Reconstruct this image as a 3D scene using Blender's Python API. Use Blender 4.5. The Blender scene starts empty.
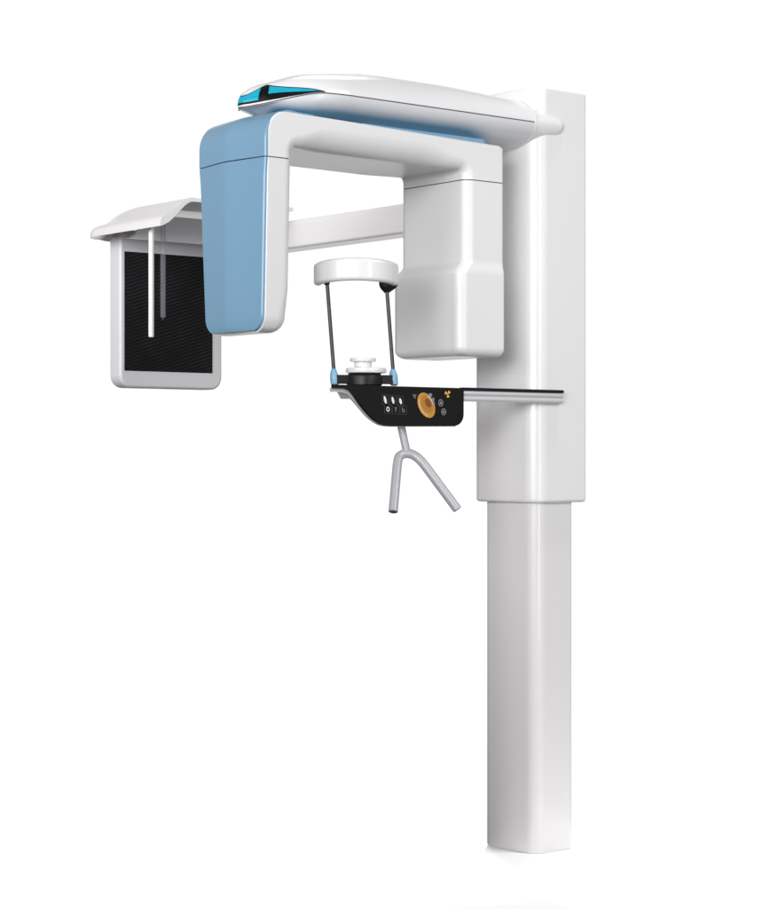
import bpy, bmesh, math
from math import sin, cos, pi, sqrt, radians
from mathutils import Vector

S = bpy.context.scene
COL = S.collection

# ------------------------------------------------------------------ materials
def mat(name, col, rough=0.3, metal=0.0, coat=0.0, spec=0.5, bump=0.0, bscale=600.0, vary=0.0):
    m = bpy.data.materials.new(name)
    m.use_nodes = True
    nt = m.node_tree
    b = nt.nodes['Principled BSDF']
    b.inputs['Base Color'].default_value = (*col, 1)
    b.inputs['Roughness'].default_value = rough
    b.inputs['Metallic'].default_value = metal
    b.inputs['Coat Weight'].default_value = coat
    b.inputs['Coat Roughness'].default_value = 0.08
    b.inputs['Specular IOR Level'].default_value = spec
    tc = nt.nodes.new('ShaderNodeTexCoord')
    if bump > 0:
        n = nt.nodes.new('ShaderNodeTexNoise')
        n.inputs['Scale'].default_value = bscale
        n.inputs['Detail'].default_value = 3
        nt.links.new(tc.outputs['Object'], n.inputs['Vector'])
        bp = nt.nodes.new('ShaderNodeBump')
        bp.inputs['Strength'].default_value = bump
        bp.inputs['Distance'].default_value = 0.001
        nt.links.new(n.outputs['Fac'], bp.inputs['Height'])
        nt.links.new(bp.outputs['Normal'], b.inputs['Normal'])
    if vary > 0:
        n = nt.nodes.new('ShaderNodeTexNoise')
        n.inputs['Scale'].default_value = 7.0
        n.inputs['Detail'].default_value = 4
        nt.links.new(tc.outputs['Object'], n.inputs['Vector'])
        r = nt.nodes.new('ShaderNodeMapRange')
        r.inputs['To Min'].default_value = max(0.02, rough - vary)
        r.inputs['To Max'].default_value = rough + vary
        nt.links.new(n.outputs['Fac'], r.inputs['Value'])
        nt.links.new(r.outputs['Result'], b.inputs['Roughness'])
    return m

WHITE = mat('white_plastic', (0.78, 0.775, 0.78), 0.30, coat=0.38, vary=0.012)
COLPAINT = mat('warm_white_enamel', (0.735, 0.722, 0.728), 0.28, coat=0.5, vary=0.012)
SHELL = mat('satin_white_plastic', (0.775, 0.772, 0.775), 0.33, coat=0.18, spec=0.5, vary=0.012)
GREYW = mat('grey_plastic', (0.68, 0.68, 0.70), 0.4, vary=0.02)
BLUE = mat('blue_plastic', (0.180, 0.345, 0.500), 0.30, coat=0.4, vary=0.012)
CLAMP = mat('light_blue_plastic', (0.20, 0.42, 0.62), 0.35, vary=0.05)
BLACK = mat('black_plastic', (0.007, 0.007, 0.0075), 0.42, spec=0.35, vary=0.04)
FACE = mat('black_panel', (0.0085, 0.0085, 0.009), 0.42, spec=0.18, bump=0.03, vary=0.05)
SEAM = mat('seam_dark', (0.10, 0.105, 0.12), 0.6, vary=0.05)
ALU = mat('brushed_aluminium', (0.72, 0.72, 0.74), 0.35, metal=0.35, vary=0.03)
TUBE = mat('satin_steel', (0.44, 0.435, 0.46), 0.38, metal=0.1, spec=0.7, vary=0.01)
ROD = mat('dark_carbon', (0.035, 0.035, 0.037), 0.3, vary=0.05)
ICON = mat('icon_white', (0.85, 0.85, 0.86), 0.5, vary=0.03)
ICONG = mat('icon_grey', (0.055, 0.055, 0.058), 0.5, vary=0.03)
ORANGE = mat('dial_orange', (0.56, 0.27, 0.045), 0.4, vary=0.05)
BROWN = mat('dial_brown', (0.22, 0.08, 0.012), 0.45, vary=0.05)
TEETH = mat('dial_pale', (0.72, 0.52, 0.38), 0.45, vary=0.05)
YELLOW = mat('symbol_amber', (0.80, 0.45, 0.06), 0.45, vary=0.05)
MARK = mat('marker_blue', (0.12, 0.26, 0.50), 0.45, vary=0.05)
FLOOR = mat('white_floor', (0.95, 0.95, 0.95), 0.55, spec=0.2, vary=0.03)

def cyan_mat():
    m = mat('cyan_lamp', (0.02, 0.38, 0.52), 0.12, coat=0.6, vary=0.03)
    b = m.node_tree.nodes['Principled BSDF']
    b.inputs['Emission Color'].default_value = (0.0, 0.44, 0.60, 1)
    b.inputs['Emission Strength'].default_value = 0.42
    return m
CYAN = cyan_mat()

def acrylic():
    m = mat('clear_acrylic', (0.40, 0.40, 0.45), 0.6, spec=0.1)
    b = m.node_tree.nodes['Principled BSDF']
    b.inputs['Alpha'].default_value = 0.2
    return m
ACRYL = acrylic()

def screen_mat():
    m = mat('striped_screen', (0.01, 0.01, 0.01), 0.45, spec=0.12)
    nt = m.node_tree
    b = nt.nodes['Principled BSDF']
    tc = nt.nodes.new('ShaderNodeTexCoord')
    sp = nt.nodes.new('ShaderNodeSeparateXYZ')
    nt.links.new(tc.outputs['Object'], sp.inputs[0])
    k = nt.nodes.new('ShaderNodeMath'); k.operation = 'MULTIPLY'; k.inputs[1].default_value = -0.30
    nt.links.new(sp.outputs['X'], k.inputs[0])
    a = nt.nodes.new('ShaderNodeMath'); a.operation = 'ADD'
    nt.links.new(k.outputs[0], a.inputs[0]); nt.links.new(sp.outputs['Z'], a.inputs[1])
    f = nt.nodes.new('ShaderNodeMath'); f.operation = 'MULTIPLY'; f.inputs[1].default_value = 2 * pi / 0.0124
    nt.links.new(a.outputs[0], f.inputs[0])
    s = nt.nodes.new('ShaderNodeMath'); s.operation = 'SINE'
    nt.links.new(f.outputs[0], s.inputs[0])
    n = nt.nodes.new('ShaderNodeTexNoise'); n.inputs['Scale'].default_value = 9
    nt.links.new(tc.outputs['Object'], n.inputs['Vector'])
    mr = nt.nodes.new('ShaderNodeMapRange')
    mr.inputs['From Min'].default_value = -0.6; mr.inputs['From Max'].default_value = 0.9
    nt.links.new(s.outputs[0], mr.inputs['Value'])
    mu = nt.nodes.new('ShaderNodeMath'); mu.operation = 'MULTIPLY'
    nt.links.new(mr.outputs[0], mu.inputs[0]); nt.links.new(n.outputs['Fac'], mu.inputs[1])
    mx = nt.nodes.new('ShaderNodeMix'); mx.data_type = 'RGBA'
    mx.inputs['A'].default_value = (0.005, 0.005, 0.006, 1)
    mx.inputs['B'].default_value = (0.034, 0.034, 0.037, 1)
    nt.links.new(mu.outputs[0], mx.inputs['Factor'])
    nt.links.new(mx.outputs['Result'], b.inputs['Base Color'])
    return m
SCREEN = screen_mat()

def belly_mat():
    # blue reflection painted into the base colour, fading to a pale rim
    m = mat('belly_painted_reflection', (0.2, 0.3, 0.4), 0.3, coat=0.3)
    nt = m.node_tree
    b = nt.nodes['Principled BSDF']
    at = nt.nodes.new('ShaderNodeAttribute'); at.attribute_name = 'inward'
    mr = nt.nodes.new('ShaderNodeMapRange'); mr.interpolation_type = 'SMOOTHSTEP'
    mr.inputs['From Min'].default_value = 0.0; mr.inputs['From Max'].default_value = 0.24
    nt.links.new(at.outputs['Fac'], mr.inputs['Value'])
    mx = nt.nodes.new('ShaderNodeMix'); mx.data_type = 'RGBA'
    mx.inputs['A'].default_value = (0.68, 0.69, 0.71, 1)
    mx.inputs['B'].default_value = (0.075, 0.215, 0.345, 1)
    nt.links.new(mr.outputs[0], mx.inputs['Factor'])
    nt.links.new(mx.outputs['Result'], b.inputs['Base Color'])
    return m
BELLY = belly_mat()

# ------------------------------------------------------------------ mesh helpers
def finish(name, bm, material, parent=None, angle=38, smooth=True, normals=True):
    bmesh.ops.recalc_face_normals(bm, faces=bm.faces[:])
    me = bpy.data.meshes.new(name)
    bm.to_mesh(me); bm.free()
    me.materials.append(material)
    if smooth:
        me.polygons.foreach_set('use_smooth', [True] * len(me.polygons))
        me.set_sharp_from_angle(angle=radians(angle))
    o = bpy.data.objects.new(name, me)
    COL.objects.link(o)
    if normals:
        w = o.modifiers.new('wn', 'WEIGHTED_NORMAL'); w.keep_sharp = True
    if parent is not None:
        o.parent = parent
    return o

def rpoly(pts, seg=6):
    """pts: (x, y, radius) -> rounded polygon"""
    out = []
    n = len(pts)
    for i in range(n):
        p = Vector(pts[i][:2]); r = pts[i][2] if len(pts[i]) > 2 else 0
        if r <= 0:
            out.append((p.x, p.y)); continue
        a = Vector(pts[i - 1][:2]) - p; c = Vector(pts[(i + 1) % n][:2]) - p
        la, lc = a.length, c.length
        a.normalize(); c.normalize()
        ang = a.angle(c)
        t = min(r / math.tan(ang / 2), la * 0.49, lc * 0.49)
        rr = t * math.tan(ang / 2)
        bis = (a + c).normalized()
        ctr = p + bis * (rr / sin(ang / 2))
        s = p + a * t - ctr; e = p + c * t - ctr
        tot = s.angle_signed(e)
        for k in range(seg + 1):
            q = s.copy(); q.rotate(__import__('mathutils').Matrix.Rotation(-tot * k / seg, 2))
            out.append((ctr.x + q.x, ctr.y + q.y))
    return out

def area2(poly):
    return sum(poly[i - 1][0] * poly[i][1] - poly[i][0] * poly[i - 1][1] for i in range(len(poly)))

def inset_dirs(poly):
    n = len(poly); sg = 1 if area2(poly) > 0 else -1
    dirs = []
    for i in range(n):
        p0, p1, p2 = Vector(poly[i - 1]), Vector(poly[i]), Vector(poly[(i + 1) % n])
        e1 = (p1 - p0).normalized(); e2 = (p2 - p1).normalized()
        n1 = Vector((-e1.y, e1.x)) * sg; n2 = Vector((-e2.y, e2.x)) * sg
        b = n1 + n2
        if b.length < 1e-6: b = n1.copy()
        b.normalize()
        d = max(0.35, b.dot(n1))
        dirs.append(b / d)
    return dirs

def loft(rings, cap=True, closed=True, bm=None):
    bm = bm or bmesh.new()
    vr = [[bm.verts.new(p) for p in r] for r in rings]
    n = len(rings[0])
    for a, b in zip(vr, vr[1:]):
        for i in range(n if closed else n - 1):
            j = (i + 1) % n
            try: bm.faces.new((a[i], a[j], b[j], b[i]))
            except ValueError: pass
    if cap and closed:
        bm.faces.new(vr[0][::-1]); bm.faces.new(vr[-1])
    return bm

def prism(poly, axis, a, b, ra=0.0, rb=0.0, seg=5, over=None, bm=None):
    """extrude a 2-D polygon along axis from a to b, rounding the rim at a by ra and at b by rb
    (number or per-vertex list). over: {index: (dx, dy)} forces the inset direction of a vertex"""
    n = len(poly)
    A = ra if isinstance(ra, (list, tuple)) else [ra] * n
    B = rb if isinstance(rb, (list, tuple)) else [rb] * n
    dirs = inset_dirs(poly)
    if over:
        for k, v in over.items(): dirs[k] = Vector(v)
    s = 1 if b > a else -1
    def put(u, v, w):
        return {'X': (w, u, v), 'Y': (u, w, v), 'Z': (u, v, w)}[axis]
    rings = []
    if max(A) > 0:
        for k in range(seg + 1):
            t = k / seg * pi / 2
            rings.append([put(poly[i][0] + dirs[i].x * A[i] * (1 - sin(t)), poly[i][1] + dirs[i].y * A[i] * (1 - sin(t)),
                              a + s * A[i] * (1 - cos(t))) for i in range(n)])
    else:
        rings.append([put(p[0], p[1], a) for p in poly])
    if max(B) > 0:
        for k in range(seg + 1):
            t = k / seg * pi / 2
            rings.append([put(poly[i][0] + dirs[i].x * B[i] * (1 - cos(t)), poly[i][1] + dirs[i].y * B[i] * (1 - cos(t)),
                              b - s * B[i] * (1 - sin(t))) for i in range(n)])
    else:
        rings.append([put(p[0], p[1], b) for p in poly])
    return loft(rings, bm=bm)

def tube(path, radius, seg=16, bm=None, taper=None):
    """round tube along a list of points"""
    P = [Vector(p) for p in path]
    rings = []
    ref = None
    for i, p in enumerate(P):
        t = (P[min(i + 1, len(P) - 1)] - P[max(i - 1, 0)]).normalized()
        if ref is None:
            ref = t.orthogonal().normalized()
        ref = (ref - t * ref.dot(t)).normalized()
        w = t.cross(ref)
        r = taper[i] if taper else radius
        rings.append([p + ref * (r * cos(2 * pi * k / seg)) + w * (r * sin(2 * pi * k / seg)) for k in range(seg)])
    return loft(rings, bm=bm)

def lathe(profile, center, seg=40, bm=None):
    cx, cy = center
    return loft([[(cx + r * cos(2 * pi * k / seg), cy + r * sin(2 * pi * k / seg), z) for k in range(seg)] for r, z in profile], bm=bm)

def bez(p0, p1, p2, n=10):
    p0, p1, p2 = Vector(p0), Vector(p1), Vector(p2)
    return [p0 * (1 - t) ** 2 + p1 * 2 * t * (1 - t) + p2 * t * t for t in [k / n for k in range(n + 1)]]

def sstep(a, b, x):
    t = min(1, max(0, (x - a) / (b - a))); return t * t * (3 - 2 * t)

# ------------------------------------------------------------------ the machine
root = bpy.data.objects.new('dental_xray_machine', None)
root.empty_display_size = 0.3
COL.objects.link(root)
root['label'] = 'white and blue panoramic dental x-ray machine on a telescopic column with a side skull arm'
root['category'] = 'x-ray machine'

# column and carriage ------------------------------------------------
plan = rpoly([(0.002, -0.015, 0.045), (-0.014, 0.107, 0.4), (0.002, 0.229, 0.05), (0.156, 0.229, 0.02), (0.156, -0.015, 0.010)], 8)
finish('column', prism(plan, 'Z', 0.0, 1.30, 0.003, 0.0, 3), COLPAINT, root)
plan = rpoly([(-0.014, -0.032, 0.054), (-0.032, 0.117, 0.5), (-0.014, 0.266, 0.06), (0.201, 0.266, 0.03), (0.201, -0.032, 0.012)], 9)
carriage = finish('carriage', prism(plan, 'Z', 1.058, 2.306, 0.010, 0.006, 5), WHITE, root)

# top arm ------------------------------------------------------------
YC = 0.10
half = rpoly([(-0.032, -0.045, 0), (-0.79, -0.045, 0.30), (-0.960, 0.034, 0.035), (-1.008, 0.100, 0.030), (-0.960, 0.166, 0.035), (-0.79, 0.245, 0.30), (-0.032, 0.245, 0)], 12)
def densify(pl, step=0.012):
    out = []
    for a, b in zip(pl, pl[1:]):
        d = math.dist(a, b); n = max(1, int(d / step))
        out += [(a[0] + (b[0] - a[0]) * k / n, a[1] + (b[1] - a[1]) * k / n) for k in range(n)]
    return out + [pl[-1]]
OUT = densify(half)
def seam_z(x): return 2.152 + 0.045 * sstep(-1.03, -0.80, x)
def crown(x): return 0.052 + 0.040 * sstep(-0.98, -0.55, x) - 0.013 * sstep(-0.36, 0.02, x)
def spine(p): return (max(p[0], -0.88), YC)
def arm_pt(p, s, up=True, off=0.0):
    c = spine(p)
    x = p[0] + (c[0] - p[0]) * s; y = p[1] + (c[1] - p[1]) * s
    f = sstep(-0.985, -0.80, p[0])
    e = sqrt(max(0, 1 - (1 - s) ** (2.3 + 2.7 * (1 - f))))
    if up:
        return Vector((x, y, seam_z(p[0]) * (1 - s) + seam_z(max(p[0], -0.88)) * s + crown(x) * e))
    e = e * f + (1 - f) * (1 - (1 - s) ** 1.5)
    d = 0.034 + 0.036 * sstep(-1.0, -0.82, x)
    return Vector((x, y, seam_z(p[0]) * (1 - s) + seam_z(max(p[0], -0.88)) * s - 0.0035 - d * e))
SV = [0, 0.004, 0.012, 0.025, 0.045, 0.07, 0.10, 0.14, 0.19, 0.25, 0.33, 0.43, 0.55, 0.70, 0.85, 1.0]
def shell(up):
    bm = bmesh.new()
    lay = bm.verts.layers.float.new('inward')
    grid = []
    for p in OUT:
        row = []
        for s in SV:
            v = bm.verts.new(arm_pt(p, s, up)); v[lay] = s * (1 - sstep(-0.32, -0.10, p[0])) * sstep(-1.0, -0.90, p[0]); row.append(v)  # fades the painted blue reflection out towards both arm ends
        grid.append(row)
    for a, b in zip(grid, grid[1:]):
        for i in range(len(SV) - 1):
            bm.faces.new((a[i], b[i], b[i + 1], a[i + 1]))
    bmesh.ops.remove_doubles(bm, verts=bm.verts[:], dist=1e-5)
    return bm
def shell_obj(name, up, m, parent):
    bm = shell(up)
    cen = Vector((-0.4, YC, 2.2))
    bmesh.ops.recalc_face_normals(bm, faces=bm.faces[:])
    if sum(1 if (f.normal.z > 0) == up else -1 for f in bm.faces) < 0:
        bmesh.ops.reverse_faces(bm, faces=bm.faces[:])
    me = bpy.data.meshes.new(name); bm.to_mesh(me); bm.free()
    me.materials.append(m)
    me.polygons.foreach_set('use_smooth', [True] * len(me.polygons))
    o = bpy.data.objects.new(name, me); COL.objects.link(o); o.parent = parent
    return o
arm = shell_obj('top_arm', True, WHITE, root)
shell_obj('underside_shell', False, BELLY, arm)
# dark joint line between the two shells
bm = bmesh.new()
grid = []
for p in OUT:
    c = spine(p)
    q = (p[0] + (c[0] - p[0]) * 0.006, p[1] + (c[1] - p[1]) * 0.006)
    z = seam_z(p[0])
    grid.append([bm.verts.new((q[0], q[1], z + 0.003)), bm.verts.new((q[0], q[1], z - 0.0065))])
for a, b in zip(grid, grid[1:]): bm.faces.new((a[0], b[0], b[1], a[1]))
finish('seam', bm, SEAM, arm, normals=False)
# wrap-round lamp at the nose
def band(x_a, x_b, near, lo, hi, off, name, m, parent, idx=None):
    pts = idx
    bm = bmesh.new(); grid = []
    K = 6
    for p in pts:
        row = []
        c = spine(p); out = (Vector((p[0], p[1])) - Vector(c)).normalized()
        for k in range(K + 1):
            h = lo(p) + (hi(p) - lo(p)) * k / K
            H = crown(p[0]) * 1.0
            e = min(0.97, max(0.0, h / H)); s = 1 - (1 - e * e) ** (1 / (2.3 + 2.7 * (1 - sstep(-0.985, -0.80, p[0]))))
            v = arm_pt(p, s); o2 = out * off
            row.append(bm.verts.new((v.x + o2.x, v.y + o2.y, v.z + off * 0.35)))
        grid.append(row)
    for a, b in zip(grid, grid[1:]):
        for k in range(K): bm.faces.new((a[k], b[k], b[k + 1], a[k + 1]))
    ext = bmesh.ops.solidify(bm, geom=bm.faces[:], thickness=0.0012)
    return finish(name, bm, m, parent, normals=False)
def hh(p): return max(0.0008, 0.047 * min(1, (-0.800 - p[0]) / 0.165) * (1 - 0.40 * sstep(-0.962, -1.006, p[0])))
nose = [p for p in OUT if p[0] < -0.802]
trim = band(0, 0, 0, lambda p: 0.0005 + 0.0035 * sstep(-0.86, -0.96, p[0]), hh, 0.0012, 'lamp_trim', BLACK, arm, nose)
def lo(p): return 0.004 + 0.0165 * sstep(-0.83, -0.96, p[0])
def hi(p): return max(lo(p) + 0.0006, hh(p) - 0.0035)
side = [p for p in OUT if p[0] < -0.818 and p[1] < YC and not (p[0] < -0.955)]
band(0, 0, 0, lo, hi, 0.003, 'lamp', CYAN, arm, side)
side = [p for p in OUT if p[0] < -0.818 and p[1] > YC and not (p[0] < -0.955)]
band(0, 0, 0, lo, hi, 0.003, 'lamp', CYAN, arm, side)
frontp = [p for p in OUT if p[0] < -0.9685]
band(0, 0, 0, lambda p: 0.0085, lambda p: hh(p) - 0.004, 0.003, 'lamp', CYAN, arm, frontp)

# collar where the arm enters the carriage
def arm_section(x, ysc, zsc, n=14, zup=None):
    zup = zsc if zup is None else zup
    hw = 0.145 * ysc; zs = seam_z(x)
    r = []
    for k in range(n + 1):
        s = -cos(pi * k / n)
        r.append((x, YC + hw * s, zs + crown(-0.03) * zup * sqrt(max(0, 1 - abs(s) ** 2.3))))
    for k in range(n - 1, 0, -1):
        s = -cos(pi * k / n)
        r.append((x, YC + hw * s, zs - (0.0735) * zsc * sqrt(max(0, 1 - abs(s) ** 2.3))))
    return r
rings = [arm_section(-0.0315, 1.010, 1.02), arm_section(-0.026, 1.016, 1.03), arm_section(-0.019, 1.010, 1.02)]
finish('collar_ring', loft(rings), WHITE, arm)
rings = [arm_section(x, y, z, 28, u) for x, y, z, u in ((-0.020, 1.0, 1.0, 0.72), (0.02, 1.006, 0.99, 0.75), (0.045, 1.006, 0.96, 0.73), (0.062, 1.002, 0.92, 0.70), (0.074, 1.002, 0.87, 0.67), (0.083, 0.998, 0.80, 0.63), (0.0895, 0.986, 0.71, 0.57), (0.0935, 0.964, 0.60, 0.50), (0.0955, 0.92, 0.5, 0.42))]
finish('collar', loft(rings), WHITE, arm)
# turning joint under the arm
finish('bearing_plate', prism(rpoly([(-0.66, 0.012, 0.03), (-0.16, 0.012, 0.03), (-0.16, 0.188, 0.03), (-0.66, 0.188, 0.03)]), 'Z', 2.118, 2.1385, 0.003, 0.0, 3), mat('pale_blue_plastic', (0.20, 0.36, 0.50), 0.35, vary=0.04), arm)

# rotating arm ---------------------------------------------------------
Y0, Y1 = -0.030, 0.280
ZS = 2.0055
prof = []; ra = []; rb = []; over = {}
def addp(pts, r_near, r_far):
    for p in pts:
        prof.append(p); ra.append(r_near); rb.append(r_far)
xl, xr, xi, xj = -1.000, -0.142, -0.912, -0.290
core = rpoly([(xl, ZS), (xl, 2.133, 0.080), (xr, 2.116, 0.014), (xr, ZS), (xj, ZS), (xj, 2.036, 0.024), (xi, 2.040, 0.024), (xi, ZS)], 10)
core2 = []
for p, q in zip(core, core[1:] + core[:1]):
    core2.append(p)
    if math.dist(p, q) > 0.3 and abs(p[1] - 2.038) < 0.01:
        core2 += [(p[0] + (q[0] - p[0]) * t, p[1] + (q[1] - p[1]) * t) for t in (0.02, 0.04, 0.07, 0.10, 0.13, 0.17, 0.22, 0.3, 0.5, 0.7, 0.8, 0.86, 0.9, 0.93, 0.96, 0.98)]
core = core2
for i, p in enumerate(core):
    prof.append(p)
    x, z = p
    if z < 2.041 and -0.94 < x < -0.26:
        ramp = min(sstep(-0.30, -0.44, x), sstep(-0.91, -0.80, x)); a_, b_ = 0.030 + 0.030 * ramp, 0.034 - 0.028 * ramp
    elif x > -0.2 and z < 2.11: a_, b_ = 0.010, 0.010
    elif x < -0.93: a_, b_ = 0.004, 0.004
    else: a_, b_ = 0.016, 0.016
    ra.append(a_); rb.append(b_)
    if abs(z - ZS) < 1e-6:
        over[i] = {True: (1, 0), False: (-1, 0)}[min(abs(x - xl), abs(x - xj)) < 1e-4]
# ease the rim radius along the outline so that it changes gradually
for _ in range(2):
    pass
rot = finish('rotating_arm', prism(prof, 'Y', Y0, Y1, ra, rb, 10, over), SHELL, root, angle=55)

def ridge_face(rows, xb):
    """rows: (z-or-point tuple list) -> closed shell with a shallow vertical ridge"""
    return loft(rows)
YM = 0.130
# blue elbow cap over the outer corner of the arm
rows = []
path = [((xl, ZS), (-1, 0))]
path += [((xl, 2.0055 + (2.053 - 2.0055) * t), (-1, 0)) for t in (0.33, 0.66, 1.0)]
for k in range(1, 11):
    a_ = pi - k / 10 * pi / 2
    path.append(((xl + 0.080 + 0.080 * cos(a_), 2.053 + 0.080 * sin(a_)), (cos(a_), sin(a_))))
path += [((-0.90, 2.1315), (0, 1)), ((-0.87, 2.1308), (0, 1)), ((-0.845, 2.1302), (0, 1))]
L = len(path) - 1
ya, yb = Y0 + 0.001, 0.290
for i, (p, nrm) in enumerate(path):
    f = 1 - 0.75 * sstep(4, L, i)
    e0, e1 = 0.009 * f, 0.030 * (1 - 0.9 * sstep(3, L - 2, i))
    r = []
    for y, d in ((ya, -0.004), (ya, e0 * 0.6), (ya + 0.003, e0), (0.5 * (ya + YM), e0 + (e1 - e0) * 0.53), (YM - 0.012, e1 - 0.0007), (YM + 0.012, e1 - 0.0007), (0.5 * (yb + YM), e0 + (e1 - e0) * 0.53), (yb - 0.003, e0), (yb, e0 * 0.6), (yb, -0.004)):
        r.append((p[0] + nrm[0] * d, y, p[1] + nrm[1] * d))
    rows.append(r)
finish('blue_cap', loft(rows), BLUE, rot, angle=30)

def head_edges(z, inset=0.0):
    """near and far edge of the tapering detector head at height z, with round bottom corners"""
    ztop, zbot, r = 2.0025, 1.533 + inset, 0.046 - inset * 0.5
    t = (ztop - z) / (ztop - 1.533)
    n, f_ = Y0 + 0.014 * t + inset, 0.290 - 0.030 * t - inset
    if z < zbot + r:
        d = (zbot + r - z) / r
        k = r * (1 - sqrt(max(0, 1 - min(1, d) ** 2)))
        n += k; f_ -= k
    return n, f_
# white detector head body
zs = [2.0025 - (2.0025 - 1.58) * k / 6 for k in range(7)] + [1.533 + 0.046 * (1 - sin(a * pi / 18)) for a in range(1, 10)]
outl = [(head_edges(z)[0], z) for z in zs] + [(head_edges(z)[1], z) for z in reversed(zs)]
n_ = len(outl)
rr = [0.030 if p[1] > 1.60 else 0.046 for p in outl]
det = finish('detector_head', prism(outl, 'X', xl, xi, 0.002, rr, 7, {0: (1, 0), n_ - 1: (-1, 0)}), SHELL, rot, angle=32)
# blue cover
rows = []
zb = [2.0025 - (2.0025 - 1.59) * k / 8 for k in range(9)] + [1.538 + 0.0435 * (1 - sin(a * pi / 24)) for a in range(1, 12)]
for z in zb:
    a_, b_ = head_edges(z, 0.004)
    if z > 1.99: a_, b_ = head_edges(z, 0.001)
    ta = min(1, (z - 1.538) / 0.05 + 0.25)
    e0, e1 = 0.009, 0.009 + 0.021 * min(1, (b_ - a_) / 0.30) ** 1.5
    m_ = min(max(YM, a_ + 0.02), b_ - 0.02)
    rows.append([(xl + 0.003, a_, z), (xl - e0 * 0.6, a_, z), (xl - e0, a_ + 0.003, z), (xl - e0 - (e1 - e0) * 0.53, 0.5 * (a_ + m_), z), (xl - e1 + 0.0007, m_ - 0.012, z), (xl - e1 + 0.0007, m_ + 0.012, z),
                 (xl - e0 - (e1 - e0) * 0.53, 0.5 * (b_ + m_), z), (xl - e0, b_ - 0.003, z), (xl - e0 * 0.6, b_, z), (xl + 0.003, b_, z)])
finish('blue_cover', loft(rows), BLUE, det, angle=30)
bm = prism(rpoly([(xl - 0.006, Y0 + 0.0025, 0), (xi - 0.003, Y0 + 0.0025, 0.032), (xi - 0.003, 0.277, 0.03), (xl - 0.006, 0.287, 0)]), 'Z', 2.000, 2.008)
finish('seam', bm, SEAM, det, normals=False)

# tube head with the stepped lower housing
rows = []
def tube_row(z, ins=0.0):
    t = sstep(1.772, 1.730, z)
    x0 = xj - 0.029 * t + ins; y0 = Y0 - 0.006 * t + ins; y1 = 0.280 + 0.004 * t - ins; x1 = xr - ins * 0.5
    return [(p[0], p[1], z) for p in rpoly([(x0, y0, 0.030), (x1, y0, 0.010), (x1, y1, 0.010), (x0, y1, 0.034)], 7)]
for k in range(5): rows.append(tube_row(2.0025 - 0.225 * k / 4))
for k in range(1, 15): rows.append(tube_row(1.7775 - 0.06 * k / 14))
rows.append(tube_row(1.62)); 
R_ = 0.026
for k in range(9):
    a_ = k / 8 * pi / 2
    rows.append(tube_row(1.490 + R_ * (1 - sin(a_)), R_ * (1 - cos(a_))))
th = finish('tube_head', loft(rows), SHELL, rot, angle=40)
bm = prism(rpoly([(xj + 0.003, Y0 + 0.003, 0.028), (xr - 0.003, Y0 + 0.003, 0.008), (xr - 0.003, 0.277, 0.008), (xj + 0.003, 0.277, 0.03)]), 'Z', 2.000, 2.008)
finish('seam', bm, SEAM, th, normals=False)

# skull (ceph) arm -------------------------------------------------------
sec = rpoly([(0.0, 1.922, 0.010), (0.0, 2.022, 0.022), (0.10, 2.022, 0.022), (0.10, 1.922, 0.010)], 5)
finish('side_arm', prism(sec, 'Y', 0.22, 1.66, 0, 0.01, 3), WHITE, root)
def hood_z(x):
    return 1.958 + 0.006 * sstep(-0.556, -0.53, x) + 0.084 * sstep(-0.548, -0.424, x)
hx = [-0.556 + 0.0055 * k for k in range(31)] + [-0.37, -0.33, -0.25, -0.15, -0.05, 0.03, 0.08, 0.112]
ystat = [1.195 + 0.03 * k for k in range(13)] + [1.57 + 0.012 * k for k in range(12)]
bm = bmesh.new()
yA, yB = 1.195, 1.705
def hood_x(u, y):  # far outer corner rounded in plan
    r = 0.085; e = max(0, (y - (yB - r)) / r)
    cut = r * (1 - sqrt(max(0, 1 - e * e)))
    return cut
TH = 0.0125
gt, gb = [], []
ys = [yA, yA + 0.004] + [yA + 0.03 * k for k in range(1, 15)] + [1.62 + 0.085 * sin(k / 10 * pi / 2) for k in range(0, 11)]
for y in ys:
    c = hood_x(0, y)
    rt, rbm = [], []
    for x in hx:
        xx = x + c * sstep(-0.30, -0.556, x)
        if x > -0.01: xx = -0.01 + (x + 0.01) * sstep(1.26, 1.42, y)
        drop = 0.035 * (max(0, (y - 1.50) / 0.205)) ** 2 * sstep(-0.2, -0.45, x)
        z = hood_z(x) - drop * sstep(-0.556, -0.49, x)
        u_ = min(1, max(0, (x + 0.556) / 0.028)); th_ = 0.013 + 0.021 * sqrt(max(0, 1 - (1 - u_) ** 2)) - 0.0215 * sstep(-0.55, -0.40, x)
        rt.append(bm.verts.new((xx, y, z + th_))); rbm.append(bm.verts.new((xx, y, z)))
    gt.append(rt); gb.append(rbm)
nx, ny = len(hx), len(ys)
for j in range(ny - 1):
    for i in range(nx - 1):
        bm.faces.new((gt[j][i], gt[j][i + 1], gt[j + 1][i + 1], gt[j + 1][i]))
        bm.faces.new((gb[j][i], gb[j + 1][i], gb[j + 1][i + 1], gb[j][i + 1]))
for i in range(nx - 1):
    bm.faces.new((gt[0][i], gb[0][i], gb[0][i + 1], gt[0][i + 1]))
    bm.faces.new((gt[-1][i], gt[-1][i + 1], gb[-1][i + 1], gb[-1][i]))
for j in range(ny - 1):
    bm.faces.new((gt[j][0], gt[j + 1][0], gb[j + 1][0], gb[j][0]))
    bm.faces.new((gt[j][-1], gb[j][-1], gb[j + 1][-1], gt[j + 1][-1]))
hood = finish('skull_unit_hood', bm, WHITE, root, angle=45)
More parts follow.
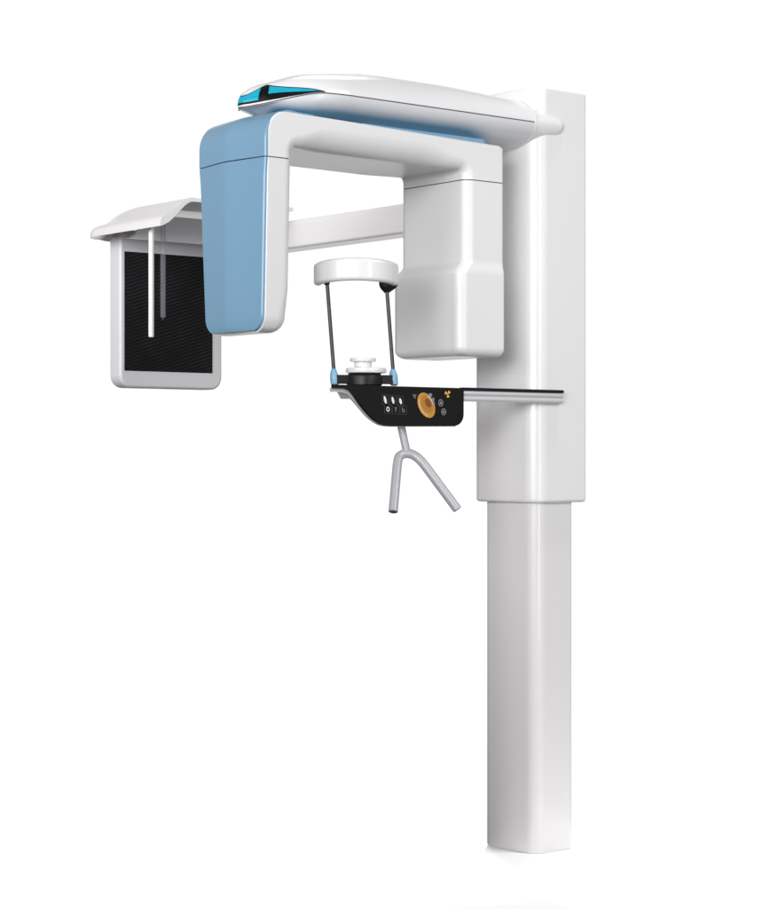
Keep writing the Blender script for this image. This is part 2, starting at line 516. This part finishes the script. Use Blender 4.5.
bv = hood.modifiers.new('edge', 'BEVEL'); bv.width = 0.002; bv.segments = 2; bv.limit_method = 'ANGLE'; bv.angle_limit = radians(50)
# keep the rounding before the weighted normals
hood.modifiers.move(1, 0)
# rib under the hood
finish('hood_rib', prism(rpoly([(-0.50, 1.945), (-0.475, 1.952), (-0.43, 2.0, 0.02), (-0.40, 2.035), (-0.02, 2.035), (-0.02, 1.945)]), 'Y', 1.50, 1.515, 0.002, 0.002, 2), GREYW, hood)

# image receptor panel
o1 = rpoly([(-0.461, 1.437, 0.045), (-0.030, 1.437, 0.045), (-0.030, 1.99, 0), (-0.44, 1.99, 0), (-0.461, 1.96, 0.0)], 8)
pan = finish('receptor_panel', prism(o1, 'Y', 1.600, 1.676, 0.010, 0.014, 4), GREYW, hood, angle=40)
finish('striped_screen', prism(rpoly([(-0.444, 1.496, 0.003), (-0.074, 1.496, 0.003), (-0.074, 1.913, 0.003), (-0.444, 1.913, 0.003)], 3), 'Y', 1.5985, 1.603, 0.0006, 0, 2), SCREEN, pan)
# ear rods
def ear_rod(x, y, z0, z1, r, m):
    bm = tube([(x, y, z1), (x, y, z0 + 0.003), (x, y, z0)], r, 18, taper=[r, r, r * 0.75])
    return finish('ear_rod', bm, m, hood)
ear_rod(-0.510, 1.322, 1.598, 1.972, 0.0095, WHITE)
e2 = ear_rod(-0.352, 1.495, 1.680, 2.035, 0.0095, ACRYL)
e2['label'] = 'clear acrylic ear rod'
finish('ear_plug', tube([(-0.352, 1.495, 1.6805), (-0.352, 1.495, 1.672)], 0.006, 12), BLACK, hood)

# patient rail -------------------------------------------------------------
sec = rpoly([(-0.0335, 1.358, 0.002), (-0.0465, 1.357, 0.003), (-0.050, 1.3645, 0.006), (-0.046, 1.3725, 0.001), (-0.050, 1.379, 0.006), (-0.0475, 1.3885, 0.002), (-0.0335, 1.3885, 0.0)], 4)
rail = finish('support_rail', prism(sec, 'X', -0.40, 0.0815, 0, 0.001, 2), ALU, root, angle=25)
finish('rail_strip', prism(rpoly([(-0.32, -0.0525), (0.082, -0.0525), (0.082, -0.034), (-0.32, -0.034)]), 'Z', 1.3887, 1.3975, 0.001, 0.001, 2), BLACK, rail)

# control panel ---------------------------------------------------------------
top = 1.3955
curve = [(-0.794, top), (-0.794, 1.3855), (-0.760, 1.3865), (-0.742, 1.3835), (-0.727, 1.374), (-0.712, 1.357), (-0.693, 1.336), (-0.675, 1.319), (-0.657, 1.305), (-0.640, 1.294), (-0.622, 1.2865), (-0.603, 1.284), (-0.58, 1.2835)]
def smooth_curve(c, n=2):
    for _ in range(n):
        out = [c[0], c[1]]
        for a, b in zip(c[1:], c[2:]):
            out += [(a[0] * .75 + b[0] * .25, a[1] * .75 + b[1] * .25), (a[0] * .25 + b[0] * .75, a[1] * .25 + b[1] * .75)]
        out.append(c[-1]); c = out
    return c
cv = smooth_curve(curve)
tail = rpoly([(-0.58, 1.2835), (-0.3195, 1.2865, 0.034), (-0.3195, top, 0.002), (-0.794, top)], 7)[1:-1]
poly = cv + tail
panel = finish('control_panel', prism(poly, 'Y', -0.0525, -0.040, 0.0012, 0, 2), FACE, root, angle=30)
sil = [(p[0] - 0.004, p[1] - 0.0035) if 1 < i < len(cv) - 1 else p for i, p in enumerate(cv)]
sil = [(-0.7935, 1.386)] + [(x - 0.003 * sstep(1.29, 1.31, z) * sstep(-0.79, -0.74, x) + 0.001, z - 0.008 * sstep(1.33, 1.384, z) - 0.002) for x, z in cv[2:]] + [(-0.34, 1.284), (-0.325, 1.386)]
finish('panel_trim', prism(sil, 'Y', -0.0400, -0.030, 0.001, 0.002, 2), ALU, panel, angle=30)
finish('panel_shelf', prism(rpoly([(-0.792, -0.0400, 0), (-0.33, -0.0400, 0), (-0.33, 0.045, 0.02), (-0.712, 0.045, 0.006)]), 'Z', 1.3862, 1.3950, 0.001, 0.001, 2), BLACK, panel)
finish('bracket', prism(rpoly([(-0.727, 1.386), (-0.708, 1.359, 0.006), (-0.56, 1.359, 0), (-0.56, 1.386)]), 'Y', -0.028, 0.030, 0.002, 0.003, 3), ALU, panel, angle=30)

# marks on the panel (thin inlays proud of the face)
YF = -0.0525
def flat(name, polys, m, parent, dy=0.0006, y=YF):
    bm = bmesh.new()
    for pl in polys:
        if area2(pl) < 0: pl = pl[::-1]
        f = [bm.verts.new((p[0], y + 0.0001, p[1])) for p in pl]
        g = [bm.verts.new((p[0], y - dy, p[1])) for p in pl]
        bm.faces.new(g)
        for i in range(len(pl)):
            j = (i + 1) % len(pl); bm.faces.new((f[i], f[j], g[j], g[i]))
    return finish(name, bm, m, parent, smooth=False, normals=False)
def ell(cx, cz, a, b, rot=0, n=28):
    return [(cx + a * cos(t) * cos(rot) - b * sin(t) * sin(rot), cz + a * cos(t) * sin(rot) + b * sin(t) * cos(rot)) for t in [2 * pi * k / n for k in range(n)]]
def ring(cx, cz, a, b, w, rot=0, n=24, t0=0, t1=2 * pi):
    out = []
    for k in range(n):
        ts = [t0 + (t1 - t0) * (k + q) / n for q in (0, 1)]
        P = lambda t, A, B: (cx + A * cos(t) * cos(rot) - B * sin(t) * sin(rot), cz + A * cos(t) * sin(rot) + B * sin(t) * cos(rot))
        out.append([P(ts[0], a, b), P(ts[1], a, b), P(ts[1], a - w, b - w), P(ts[0], a - w, b - w)])
    return out
def box2(cx, cz, w, h): return [(cx - w / 2, cz - h / 2), (cx + w / 2, cz - h / 2), (cx + w / 2, cz + h / 2), (cx - w / 2, cz + h / 2)]
def frame2(cx, cz, w, h, t):
    return [box2(cx, cz - h / 2, w, t), box2(cx, cz + h / 2, w, t), box2(cx - w / 2, cz, t, h), box2(cx + w / 2, cz, t, h)]
for cx, cz, a in ((-0.613, 1.3565, 0.0112), (-0.585, 1.3555, 0.0102), (-0.5575, 1.3535, 0.0088)):
    b = flat('button_icon', [ell(cx, cz, a, 0.0042, radians(108))], ICON, panel)
    flat('button_frame', frame2(cx, cz, 0.022, 0.028, 0.0011), ICONG, b)
gl = [
    (-0.603, 1.3305, ring(-0.603, 1.3305, 0.0058, 0.0070, 0.0026)),
    (-0.575, 1.3295, [box2(-0.575, 1.3345, 0.009, 0.0024), box2(-0.575, 1.3285, 0.0024, 0.010)]),
    (-0.547, 1.3285, ring(-0.547, 1.3270, 0.0052, 0.0050, 0.0020) + [box2(-0.5512, 1.3320, 0.0020, 0.009)]),
]
for cx, cz, pl in gl:
    b = flat('button_icon', pl, ICON if cx < -0.6 else mat('icon_silver', (0.22, 0.22, 0.23), 0.5, vary=0.03), panel)
    flat('button_frame', frame2(cx, cz, 0.024, 0.024, 0.0011), ICONG, b)
DC = (-0.4625, 1.3435); DR = radians(-52)
dial = flat('dial', [ell(*DC, 0.0400, 0.0275, DR, 48)], ORANGE, panel, 0.0010)
yd = YF - 0.0010
flat('dial_center', [ell(DC[0] + 0.0025, DC[1] + 0.004, 0.0275, 0.0190, DR, 40)], mat('dial_amber_brown', (0.44, 0.20, 0.03), 0.45, vary=0.05), dial, 0.0005, yd)
flat('dial_center', [ell(DC[0] + 0.006, DC[1] + 0.007, 0.0145, 0.0100, DR, 36)], BROWN, dial, 0.0009, yd)
def teeth(t0, t1, n):
    out = []
    for k in range(n):
        t = t0 + (t1 - t0) * (k + 0.5) / n
        u, v = 0.0345 * cos(t), 0.0228 * sin(t)
        out.append(ell(DC[0] + u * cos(DR) - v * sin(DR), DC[1] + u * sin(DR) + v * cos(DR), 0.0024, 0.0022, t, 10))
    return out
for arc in (teeth(radians(-150), radians(-40), 13), teeth(radians(62), radians(122), 7)):
    t_ = flat('tooth_row', arc, TEETH, dial, 0.0006, yd)
    t_['kind'] = 'stuff'
flat('pointer', [[(-0.514, 1.374), (-0.499, 1.374), (-0.5035, 1.360), (-0.509, 1.364)]], mat('pointer_grey', (0.11, 0.11, 0.115), 0.5, vary=0.03), panel)
flat('pointer', [ell(-0.447, 1.3730, 0.0065, 0.0055, 0, 14)], MARK, panel)
flat('pointer', [box2(-0.437, 1.3600, 0.006, 0.011), box2(-0.435, 1.3480, 0.006, 0.007)], mat('pointer_silver', (0.24, 0.24, 0.27), 0.5, vary=0.03), panel, 0.0022)
def blade(cx, cz, a0, r0, r1, da):
    return [(cx + r0 * cos(a0 - da), cz + r0 * sin(a0 - da)), (cx + r1 * cos(a0 - da), cz + r1 * sin(a0 - da)), (cx + r1 * 1.05 * cos(a0), cz + r1 * 1.05 * sin(a0)),
            (cx + r1 * cos(a0 + da), cz + r1 * sin(a0 + da)), (cx + r0 * cos(a0 + da), cz + r0 * sin(a0 + da))]
flat('radiation_symbol', [blade(-0.382, 1.3775, radians(q), 0.0030, 0.0105, radians(30)) for q in (160, 40, 280)] + [ell(-0.382, 1.3775, 0.0022, 0.0022, 0, 10)], YELLOW, panel)
IS = mat('icon_light_grey', (0.30, 0.32, 0.33), 0.5, vary=0.03)
flat('button_icon', ring(-0.408, 1.3515, 0.0085, 0.0098, 0.0016) + [[(-0.412, 1.3475), (-0.4035, 1.3475), (-0.4085, 1.3575)]], IS, panel)
flat('button_icon', ring(-0.397, 1.3260, 0.0085, 0.0098, 0.0016) + [box2(-0.397, 1.326, 0.010, 0.0026), box2(-0.397, 1.326, 0.0026, 0.010)], IS, panel)

# head support ------------------------------------------------------------------
EX = Vector((0.777, -0.629, 0)); EX = (EX * 0.72 + Vector((1, 0, 0)) * 0.28).normalized()
EY = Vector((-EX.y, EX.x, 0))
BC = Vector((-0.6455, 0.0, 1.405))           # middle of the base bar
def loc(u, v, w): return BC + EX * u + EY * v + Vector((0, 0, w))
W2 = 0.0845
def obox(u0, u1, v0, v1, w0, w1, r, bm=None):
    pl = rpoly([(u0, v0, r), (u1, v0, r), (u1, v1, r), (u0, v1, r)], 4)
    b2 = prism(pl, 'Z', w0, w1, min(r, 0.002), min(r, 0.002), 2, bm=bm)
    return b2
def place(bm):
    for v in bm.verts: v.co = loc(*v.co)
    return bm
bm = obox(-W2, W2, -0.014, 0.014, -0.0035, 0.0215, 0.005)
base = finish('head_support', place(bm), BLACK, root)
bm = lathe([(0.046, -0.0095), (0.050, -0.006), (0.050, 0.016), (0.046, 0.024), (0.040, 0.027)], (0, 0))
finish('base_hub', place(bm), BLACK, base)
bm = lathe([(0.044, 0.025), (0.0555, 0.027), (0.0575, 0.030), (0.0575, 0.037), (0.055, 0.041), (0.048, 0.042), (0.040, 0.040), (0.026, 0.041), (0.0245, 0.045), (0.0245, 0.056), (0.028, 0.058), (0.0355, 0.059), (0.0370, 0.061), (0.0370, 0.066), (0.035, 0.069), (0.024, 0.067), (0.004, 0.066)], (0.0, 0))
for v in bm.verts:
    v.co.x += 0.005 if v.co.z < 0.043 else -0.004
finish('chin_rest', place(bm), WHITE, base)
# rods and clamps
tops = {}
for sgn in (-1, 1):
    u = sgn * W2
    bot = loc(u, 0, 0.004); d = -0.0225
    up = loc(u + d, 0, 0.292)
    bm = tube([bot + (up - bot) * t for t in (0.1, 0.5, 1.0)], 0.0054, 14)
    finish('support_rod', bm, ROD, base)
    tops[sgn] = up
    ax = (up - bot).normalized()
    bm = bmesh.new()
    prof2 = [(0.008, -0.012), (0.0135, -0.008), (0.0145, 0.006), (0.0135, 0.018), (0.010, 0.029), (0.0075, 0.034), (0.0052, 0.035)]
    rings = []
    for r, h in prof2:
        rings.append([loc(u, 0, 0) + ax * (h + 0.004) + EX * (r * 0.85 * cos(2 * pi * k / 20)) + EY * (r * 1.1 * sin(2 * pi * k / 20)) for k in range(20)])
    finish('rod_clamp', loft(rings), CLAMP, base)
# forehead band: half ring bowed towards the operator side
mid = loc(-0.0235, 0.0, 0.0)
VD = Vector((0.629, 0.777, 0)); VR = Vector((0.777, -0.629, 0))
RB = 0.110
rings = []
N = 40
sec = rpoly([(-0.012, -0.033, 0.010), (0.012, -0.033, 0.014), (0.012, 0.033, 0.017), (-0.012, 0.033, 0.010)], 6)
ctr = Vector((mid.x, mid.y, 1.405 + 0.3015)) + VD * 0.030
for k in range(N + 1):
    a_ = pi + pi * k / N
    rad = VR * cos(a_) + VD * sin(a_)
    shrink = 1.0
    shrink = {0: 0.35, 1: 0.72, 2: 0.90, N: 0.35, N - 1: 0.72, N - 2: 0.90}.get(k, 1.0)
    rings.append([ctr + rad * (RB + p[0] * shrink) + Vector((0, 0, 0.010 * sin(pi * k / N) + p[1] * (0.97 if shrink == 1 else 0.97 * shrink ** 0.5))) for p in sec])
bandb = finish('forehead_band', loft(rings), WHITE, base, angle=50)
# dark rod sockets under the band
up = tops[1]
bm = bmesh.new()
rings = []
for h, r, sx in ((0.030, 0.030, 1.0), (-0.001, 0.029, 1.0), (-0.010, 0.024, 0.9), (-0.018, 0.014, 0.9), (-0.0235, 0.007, 1.0)):
    rings.append([Vector((up.x, up.y, 1.405 + 0.2765 + h)) + VR * (r * 0.92 * cos(2 * pi * k / 20) + 0.007 * (r / 0.03)) + VD * (0.5 * r * sin(2 * pi * k / 20)) for k in range(20)])
finish('rod_socket', loft(rings), BLACK, bandb)
up = tops[-1]
rings = []
for h, r in ((0.030, 0.009), (0.0, 0.009), (-0.004, 0.006)):
    rings.append([Vector((up.x, up.y, 1.405 + 0.2765 + h)) + VR * (r * cos(2 * pi * k / 16)) + VD * (r * sin(2 * pi * k / 16)) for k in range(16)])
finish('rod_socket', loft(rings), BLACK, bandb)

# forked patient handle -------------------------------------------------------------
st = Vector((-0.516, 0.0, 1.300)); ap = Vector((-0.500, -0.013, 1.205))
ax = Vector((0.17, -0.14, -1)).normalized()
stem = finish('handle_stem', tube([st, st.lerp(ap, 0.5), ap + ax * 0.006], 0.0112, 18), TUBE, root)
V = Vector((0.629, 0.777, 0))
Lp = Vector((-0.531, 0.013, 1.043)) - V * 0.075
Rp = Vector((-0.389, -0.102, 1.048)) - V * 0.02
apx = ap + Vector((-0.003, 0.0015, 0.0))
l1 = Lp.lerp(apx, 0.70) + Vector((-0.012, 0.0095, 0.004)); r1 = Rp.lerp(apx, 0.72) + Vector((0.013, -0.0105, 0.006))
tl = apx + Vector((-0.014, 0.011, -0.006)); tr = apx + Vector((0.018, -0.0145, -0.004))
path = [Lp, Lp.lerp(l1, 0.5)] + bez(l1, l1 + (l1 - Lp) * 0.32, tl, 7)[:-1] + bez(tl, apx + Vector((0, 0, 0.009)), tr, 7)[:-1] + bez(tr, r1 + (r1 - Rp) * 0.22, r1, 7) + [r1.lerp(Rp, 0.5), Rp]
fork = finish('handle_fork', tube(path, 0.0134, 20), TUBE, stem, angle=50)
for P, Q in ((Lp, path[1]), (Rp, path[-2])):
    d = (P - Q).normalized()
    finish('end_cap', tube([P - d * 0.002, P + d * 0.0016], 0.0105, 18), mat('end_cap_grey', (0.10, 0.10, 0.11), 0.5, vary=0.04), fork)

# ------------------------------------------------------------------ the setting
D = Vector((sin(radians(39)), cos(radians(39)), 0)); R = Vector((cos(radians(39)), -sin(radians(39)), 0))
CAM = Vector((-4.141, -4.393, 1.205))
bm = bmesh.new()
g = [Vector((0.06, 0.1, 0)) + R * a + D * b for a, b in ((-0.26, -0.9), (0.70, -0.9), (0.70, 0.26), (-0.095, 0.26), (-0.095, 0.12))]
bm.faces.new([bm.verts.new((p.x, p.y, 0)) for p in g])
fl = finish('floor', bm, FLOOR, None, smooth=False, normals=False)
fl['kind'] = 'structure'

# made-up studio surround: white behind the machine, dimmer towards the camera side
w = bpy.data.worlds.new('World'); S.world = w; w.use_nodes = True
nt = w.node_tree
bg = nt.nodes['Background']
tc = nt.nodes.new('ShaderNodeTexCoord')
dp = nt.nodes.new('ShaderNodeVectorMath'); dp.operation = 'DOT_PRODUCT'
dp.inputs[1].default_value = (D.x, D.y, 0)
nt.links.new(tc.outputs['Generated'], dp.inputs[0])
def maprange(sock, a, b, lo_, hi_):
    m = nt.nodes.new('ShaderNodeMapRange'); m.interpolation_type = 'SMOOTHSTEP'
    for k, v in (('From Min', a), ('From Max', b), ('To Min', lo_), ('To Max', hi_)): m.inputs[k].default_value = v
    nt.links.new(sock, m.inputs['Value'])
    return m
sz = nt.nodes.new('ShaderNodeSeparateXYZ'); nt.links.new(tc.outputs['Generated'], sz.inputs[0])
ambient = maprange(sz.outputs['Z'], -0.45, 0.15, 0.05, 0.26)          # unseen surround, darkened below to keep the undersides dark
glow = maprange(dp.outputs['Value'], 0.84, 0.95, 0.0, 1.0)         # lit white backdrop behind the machine
mxw = nt.nodes.new('ShaderNodeMix'); mxw.data_type = 'FLOAT'
nt.links.new(glow.outputs[0], mxw.inputs['Factor'])
nt.links.new(ambient.outputs[0], mxw.inputs['A']); mxw.inputs['B'].default_value = 1.06
nt.links.new(mxw.outputs[0], bg.inputs['Color'])
bg.inputs['Strength'].default_value = 1.0

def softbox(name, at, target, sx, sy, power, col=(1, 1, 1)):
    l = bpy.data.lights.new(name, 'AREA'); l.shape = 'RECTANGLE'; l.size = sx; l.size_y = sy
    l.energy = power; l.color = col
    o = bpy.data.objects.new(name, l); COL.objects.link(o)
    o.location = at
    o.rotation_euler = (Vector(target) - Vector(at)).to_track_quat('-Z', 'Y').to_euler()
    return o
B0 = Vector((0, 0, 0))
def up_(z): return Vector((0, 0, z))
softbox('overhead_fill', tuple(D * 4.6 + up_(7.0)), (0, 0, 0), 2, 2, 14, (1, 0.99, 0.98)).data.spread = 0.55  # added unseen lamp, whitens the floor from above and behind
softbox('floor_fill', tuple(R * 0.95 - D * 0.45 + up_(8.0)), tuple(R * 0.25 - D * 0.35), 0.6, 0.6, 2.45, (1, 0.99, 0.98)).data.spread = 0.22  # added unseen spot, fills the shadow in front of the column base
softbox('key_softbox', tuple(R * 1.55 - D * 3.1 + up_(1.85)), (0, 0, 1.85), 0.5, 3.1, 26, (0.98, 0.985, 1.0))
softbox('side_softbox', (1.4, -4.6, 4.2), (-0.2, 0, 2.1), 2.0, 2.0, 90, (0.97, 0.98, 1.0))
front = softbox('front_fill', tuple(R * -2.3 - D * 6.4 + up_(2.7)), (-0.2, 0.1, 1.9), 4.4, 3.0, 32, (1.0, 0.985, 0.985))  # added unseen fill, lifts the faces turned to the left front
front.data.spread = 0.7
front.data.specular_factor = 0.15
left = softbox('left_fill', tuple(R * -3.3 - D * 1.9 + up_(2.8)), (-0.30, 1.25, 2.15), 2.2, 2.2, 12.5, (1.0, 0.955, 0.95))  # added unseen warm fill for the hood and left faces
left.data.spread = 0.9
left.data.specular_factor = 0.2

cam = bpy.data.cameras.new('camera'); co = bpy.data.objects.new('camera', cam); COL.objects.link(co)
co.location = CAM; co.rotation_euler = (radians(90), 0, radians(-39))
cam.sensor_width = 36; cam.lens = 2000 / 909 * 36
cam.shift_y = -0.5 / 909
cam.clip_end = 500
S.camera = co
S.view_settings.view_transform = 'Standard'; S.view_settings.look = 'None'; S.view_settings.gamma = 1
S.view_settings.exposure = 0
S.render.engine = 'CYCLES'
S.cycles.use_denoising = True
S.cycles.sample_clamp_indirect = 4
S.cycles.use_light_tree = False
